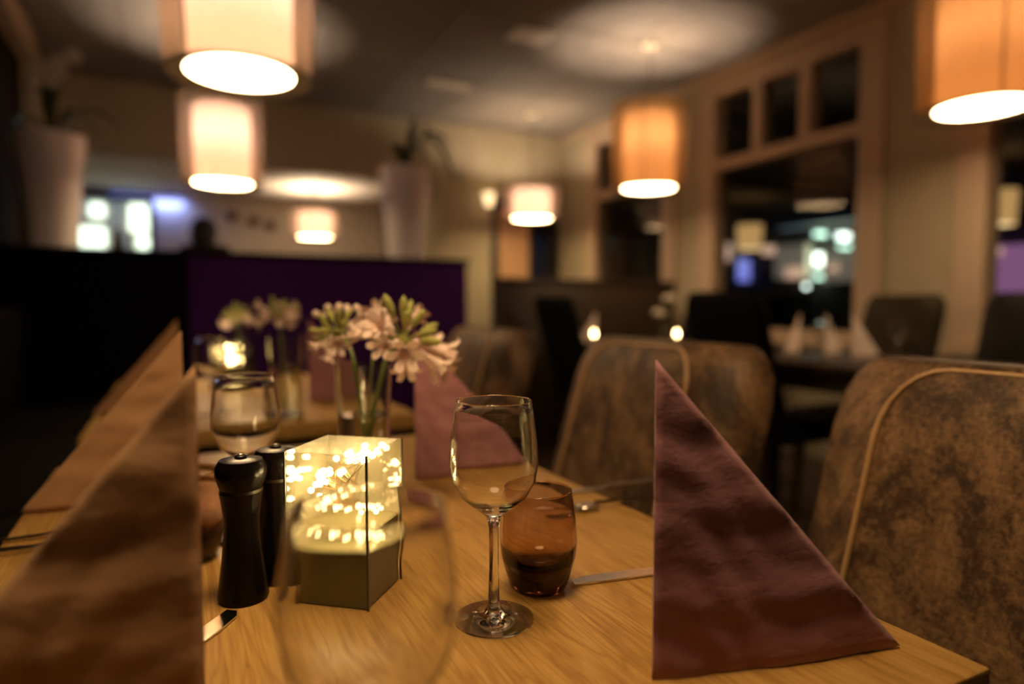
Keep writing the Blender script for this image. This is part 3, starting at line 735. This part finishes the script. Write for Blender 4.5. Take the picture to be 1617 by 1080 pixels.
# ------------------------------------------------------------------ ceiling vents, wall lamp
def vent(label, px, py, w, l, rz=0):
    p = onz(px, py, ZC); t = thing('ceiling_vent', label, 'vent', (p.x, p.y, ZC - .013), rz, 'ceiling vents')
    obj('frame', join(box(-w, w, -l, -l + .02, 0, .012), box(-w, w, l - .02, l, 0, .012), box(-w, -w + .02, -l + .02, l - .02, 0, .012), box(w - .02, w, -l + .02, l - .02, 0, .012)), 'vent_paint', t, False)
    n = 4
    for k in range(n):
        y = -l + .02 + (2 * l - .04) * (k + .5) / n; obj('slat', box(-w + .02, w - .02, y - .012, y + .012, .003, .008), 'vent_paint', t, False)
vent('white rectangular ceiling vent nearer the back header', 708, 132, .18, .07)
vent('added white square panel for light caught on the tile frames near the amber halo', 838, 55, .13, .10)  # added panel, stands in for lamp light reflected by the tile frames
s = thing('wall_sconce', 'small glowing wall lamp beside the dark door', 'lamp', (2.80, YB, 2.02))
obj('back_plate', rbox(-.03, .03, -.02, -.001, -.05, .05, .004), 'dark_metal', s)
obj('shade', xf(lathe([(.035, -.06), (.055, .06)], 24), Matrix.Translation((0, -.075, .02))), 'glow_cream', s, fix=False)
obj('arm', tube([(0, -.02, 0), (0, -.06, -.02)], .006), 'dark_metal', s)

# ------------------------------------------------------------------ far room
dc = thing('display_cabinet', 'backlit dark framed display cabinet on the far wall', 'cabinet', (-.50, YF - .001, 0))
x0, x1, za, zb = -.38, .34, 1.46, 2.12
obj('frame', join(box(x0, x1, -.16, -.12, zb - .05, zb), box(x0, x1, -.16, 0, za, za + .04), box(x0, x0 + .04, -.16, 0, za + .04, zb - .05), box(x1 - .05, x1, -.16, 0, za + .04, zb - .05), box(x0 + .04, x1 - .05, -.12, 0, zb - .03, zb)), 'frame_dark', dc, False)
obj('back_panel', box(x0 + .04, x1 - .05, -.02, -.005, za + .04, zb - .05), 'panel_blue', dc, False)
obj('shelf', box(x0 + .04, -.09, -.13, -.02, 1.835, 1.85), 'frame_dark', dc, False)
obj('light_panel', rbox(.11, .28, -.06, -.03, 1.76, 2.04, .01, 1), 'panel_mint', dc)
obj('light_panel', rbox(.17, .28, -.06, -.03, 1.53, 1.72, .01, 1), 'panel_mint', dc)
obj('light_panel', rbox(-.33, -.11, -.06, -.03, 1.54, 1.79, .01, 1), 'panel_mint', dc)
obj('light_panel', rbox(-.24, -.11, -.06, -.03, 1.89, 2.03, .01, 1), 'panel_mint', dc)
tag(obj('brown_jug', lathe([(0, 0), (.05, 0), (.065, .10), (.05, .2), (.035, .25), (.045, .28), (.038, .28), (.028, .25), (0, .24)], 24), 'jug_brown', None, loc=(-.50 + .0, YF - .10, 1.5005)), 'brown jug standing in the backlit display cabinet', 'jug')
sp = thing('green_plant', 'yellow green plant in the backlit display cabinet', 'plant', (-.50 + .128, YF - .09, 1.5005))
obj('pot', lathe([(0, 0), (.04, 0), (.05, .07), (.044, .07), (.04, .06), (0, .06)], 16), 'jug_brown', sp)
for k in range(11):
    a = k * 2.4; e = .03 + .003 * k; obj('leaf', leaf(bez((0, 0, .06), (e * .4 * math.cos(a), e * .2 * math.sin(a), .22), (e * math.cos(a), e * .3 * math.sin(a), .28 - .012 * k), 6), .014), 'bud_green', sp)
# blue LED lamp washing the far wall
bl = thing('blue_wall_light', 'slim blue light bar above the display cabinet on the far wall', 'lamp', (-.22, YF - .05, 2.125))
obj('housing', box(-.35, .35, -.02, .049, .02, .045), 'frame_dark', bl, False); obj('diffuser', box(-.34, .34, -.015, .04, .005, .0195), 'sign_blue', bl, False)
L = bpy.data.lights.new('blue_bar', 'AREA'); L.shape = 'RECTANGLE'; L.size = .68; L.size_y = .04; L.energy = 4.5; L.color = (.30, .40, 1)
lo = bpy.data.objects.new('blue_bar', L); col.objects.link(lo); lo.parent = bl; lo.location = (0, -.018, .0); lo.rotation_euler = (0, 0, 0)
for i, (px, py) in enumerate(((367, 341), (401, 350), (426, 357))):
    p = ony(px, py, YF); wo = tag(obj('wall_ornament', xf(lathe([(0, 0), (.05, 0), (.06, .02), (.04, .045), (0, .05)], 20), Matrix.Rotation(R(90), 4, 'X')), 'jug_brown', None, loc=(p.x, YF, p.z)), ('dark round ornament on the far wall, next to the standing person', 'dark round ornament on the far wall, middle of three', 'dark round ornament on the far wall, next to the short pendant')[i], 'ornament', 'ornaments on the far wall')

# person standing beyond the partition, back turned
def person(label, x, y, rz, hgt=1.76):
    J = {'pel': (0, 0, .95), 'wst': (0, .01, 1.10), 'chs': (0, .0, 1.32), 'nkb': (0, -.01, 1.47), 'nck': (0, 0, 1.53), 'hd1': (0, .02, 1.60), 'hd2': (0, .02, 1.69),
         'shl': (-.17, 0, 1.43), 'ell': (-.235, -.03, 1.16), 'wrl': (-.23, .06, .93), 'hnl': (-.225, .09, .85), 'shr': (.17, 0, 1.43), 'elr': (.235, -.03, 1.16), 'wrr': (.23, .08, .94), 'hnr': (.22, .12, .87),
         'hpl': (-.095, 0, .90), 'knl': (-.105, .01, .50), 'anl': (-.105, -.03, .09), 'tol': (-.115, .13, .035), 'hpr': (.095, 0, .90), 'knr': (.11, .01, .50), 'anr': (.11, -.03, .09), 'tor': (.12, .13, .035)}
    rad = {'pel': .135, 'wst': .125, 'chs': .15, 'nkb': .075, 'nck': .055, 'hd1': .085, 'hd2': .088, 'sh': .066, 'el': .046, 'wr': .034, 'hn': .03, 'hp': .09, 'kn': .06, 'an': .043, 'to': .035}
    E = [('pel', 'wst'), ('wst', 'chs'), ('chs', 'nkb'), ('nkb', 'nck'), ('nck', 'hd1'), ('hd1', 'hd2')]
    for s in 'lr': E += [('chs', 'sh' + s), ('sh' + s, 'el' + s), ('el' + s, 'wr' + s), ('wr' + s, 'hn' + s), ('pel', 'hp' + s), ('hp' + s, 'kn' + s), ('kn' + s, 'an' + s), ('an' + s, 'to' + s)]
    ks = list(J); me = bpy.data.meshes.new('p'); me.from_pydata([J[k] for k in ks], [(ks.index(a), ks.index(b_)) for a, b_ in E], [])
    o = bpy.data.objects.new('p', me); col.objects.link(o); o.modifiers.new('s', 'SKIN'); o.modifiers.new('u', 'SUBSURF').levels = 2
    for i, k in enumerate(ks):
        r = rad.get(k, rad.get(k[:2])); me.skin_vertices[0].data[i].radius = (r, r * (.72 if k in ('pel', 'wst', 'chs') else 1)); me.skin_vertices[0].data[i].use_root = (k == 'pel')
    dg = bpy.context.evaluated_depsgraph_get(); m2 = bpy.data.meshes.new_from_object(o.evaluated_get(dg)); bpy.data.objects.remove(o)
    m2.materials.clear(); m2.materials.append(M['dark_cloth']); m2.materials.append(M['skin'])
    for p in m2.polygons:
        p.use_smooth = True; c = p.center; p.material_index = 1 if (c.z > 1.50 or (abs(c.x) > .18 and c.z < .93 and c.z > .7)) else 0
    zmin = min(v.co.z for v in m2.vertices)
    for v in m2.vertices: v.co.z -= zmin
    k = hgt / max(v.co.z for v in m2.vertices)
    b_ = bpy.data.objects.new('person', m2); col.objects.link(b_); b_.location = (x, y, 0); b_.rotation_euler.z = rz; b_.scale = (k, k, k)
    tag(b_, label, 'person')
    top = max(v.co.z for v in m2.vertices)
    V, F = lathe([(.085, -.14), (.104, -.06), (.106, 0), (.09, .06), (.05, .095), (0, .105)], 24)
    V = [(vx_, vy_ * 1.1 - (.03 if vz < -.03 else .0), vz) for vx_, vy_, vz in V]
    obj('hair', xf((V, F), Matrix.Translation((0, .005, top - .088))), 'hair', b_)
    for s in (-1, 1): obj('ear', xf(lathe([(0, -.02), (.010, -.012), (.013, 0), (.010, .014), (0, .02)], 8), Matrix.Translation((s * .09, .03, top - .12))), 'skin', b_)
    obj('nose', xf(lathe([(0, -.012), (.012, -.006), (.008, .01), (0, .03)], 8), Matrix.Translation((0, .118, top - .135))), 'skin', b_)
pp = ony(322, 345, 6.55)
person('person in dark clothing standing beyond the aubergine partition', pp.x, 6.55, R(-20))

# ------------------------------------------------------------------ street outside
struct('street', box(XR + .2, 40, -20, 40, -.2, -.05), 'asphalt')
ter = tag(obj('reflection_roof', join(box(XR + .25, 11.0, -2, 16, 2.9, 3.0), *[box(XR + .25, 11.0, y, y + .08, 2.78, 2.9) for y in (0, 2.5, 5, 7.5, 10, 12.5, 15)]), 'reflection_roof', None, False), 'added dark roof outside the windows, in place of the reflected room ceiling', 'roof')  # added roof, stands in for the room ceiling mirrored in the panes
for y in (-1.9, 15.9): obj('post', box(10.8, 10.95, y, y + .15, -.05, 2.9), 'frame_dark', ter, False)
BX = 15.0
sh = thing('shop_building', 'dark shop building across the street with glowing shop windows', 'building', (BX, 12, -.05))
obj('facade', box(.2, 4, -3.6, 12, 0, 7), 'facade', sh, False)
def facade_panel(name, px0, px1, py0, py1, m, out=.05):
    a = onx(px0, py1, BX); b_ = onx(px1, py0, BX)
    ys = sorted((a.y, b_.y)); zs = sorted((a.z, b_.z))
    obj(name, box(-out, .2, ys[0] - 12, ys[1] - 12, zs[0] + .05, zs[1] + .05), m, sh, False)
facade_panel('shop_window', 1225, 1275, 385, 440, 'shop_glow')
facade_panel('shop_window', 1300, 1360, 395, 445, 'shop_glow')
facade_panel('lit_sign', 1168, 1177, 410, 444, 'sign_blue', .1)
facade_panel('lit_sign', 1131, 1147, 385, 412, 'sign_peach', .1)
facade_panel('lit_sign', 1245, 1270, 422, 440, 'sign_peach', .12)
facade_panel('lit_sign', 1206, 1216, 388, 402, 'sign_peach', .1)
facade_panel('lit_sign', 1314, 1326, 418, 428, 'sign_peach', .12)
facade_panel('lit_sign', 1290, 1297, 366, 373, 'sign_mint', .12)
facade_panel('lit_sign', 1290, 1297, 400, 420, 'sign_white', .12)
facade_panel('lit_sign', 1290, 1297, 434, 440, 'sign_mint', .12)
facade_panel('lit_sign', 1327, 1334, 368, 378, 'sign_white', .14)
facade_panel('lit_sign', 1329, 1335, 387, 392, 'sign_mint', .14)
facade_panel('lit_sign', 944, 954, 358, 384, 'sign_teal', .1)
facade_panel('fascia', 1230, 1360, 345, 362, 'panel_blue', .08)
pb = thing('corner_shop', 'purple lit shop front beyond the second window', 'building', (13.0, 5.5, -.05))
obj('facade', box(.2, 3, -4, 2.6, 0, 6), 'facade', pb, False)
def pp_(name, px0, px1, py0, py1, m, out):
    a = onx(px0, py1, 13.0); b_ = onx(px1, py0, 13.0); ys = sorted((a.y, b_.y)); zs = sorted((a.z, b_.z))
    obj(name, box(-out, .2, ys[0] - 5.5, ys[1] - 5.5, max(.06, zs[0] + .05), zs[1] + .05), m, pb, False)
pp_('shop_window', 1553, 1760, 375, 480, 'sign_purple', .05)
pp_('lit_pilaster', 1536, 1551, 340, 540, 'sign_violet', .08)
pp_('lit_sign', 1560, 1585, 392, 402, 'sign_peach', .1)
for px, py, lab in ((1361, 356, 'small white street lamp beyond the window pier'), (1273, 452, 'small white bollard lamp outside the middle window')):
    p = onx(px, py, 9.5); t = thing('street_lamp', lab, 'lamp', (p.x, p.y, -.05), 0, 'small lamps outside')
    obj('pole', tube([(0, 0, 0), (0, 0, p.z + .0)], .025, 8), 'frame_dark', t)
    obj('lamp_head', xf(lathe([(0, -.04), (.035, -.025), (.045, .0), (.03, .03), (0, .04)], 14), Matrix.Translation((0, 0, p.z + .05))), 'sign_white', t)
h0 = onx(1212, 470, 9.0)
tag(obj('hedge', rbox(-.3, .3, -.7, .7, 0, h0.z + .12, .1, 3), 'hedge_green', None, loc=(h0.x, h0.y, -.05)), 'clipped green hedge outside the middle window', 'hedge')
for px, py, lab in ((1184, 350, 'added amber drum lamp outside the middle window, in place of a pendant reflection'), (1574, 335, 'added amber drum lamp outside the purple window, in place of a pendant reflection')):  # added lamps that imitate indoor pendants reflected in the window glass
    p = onx(px, py, 9.2); z = 2.0
    t = thing('reflection_lamp', lab, 'lamp', (p.x, p.y, z), 0, 'added lamps for pendant reflections')
    obj('shade', lathe([(.20, 0), (.22, .42)], 32), 'glow_amber', t, fix=False)
    obj('diffuser', lathe([(0, .01), (.2, .01)], 32), 'glow_cream', t, fix=False)
    obj('cord', tube([(0, 0, .42), (0, 0, .90)], .006, 6), 'frame_dark', t); obj('spider', tube([(-.22, 0, .42), (.22, 0, .42)], .004, 6), 'frame_dark', t)
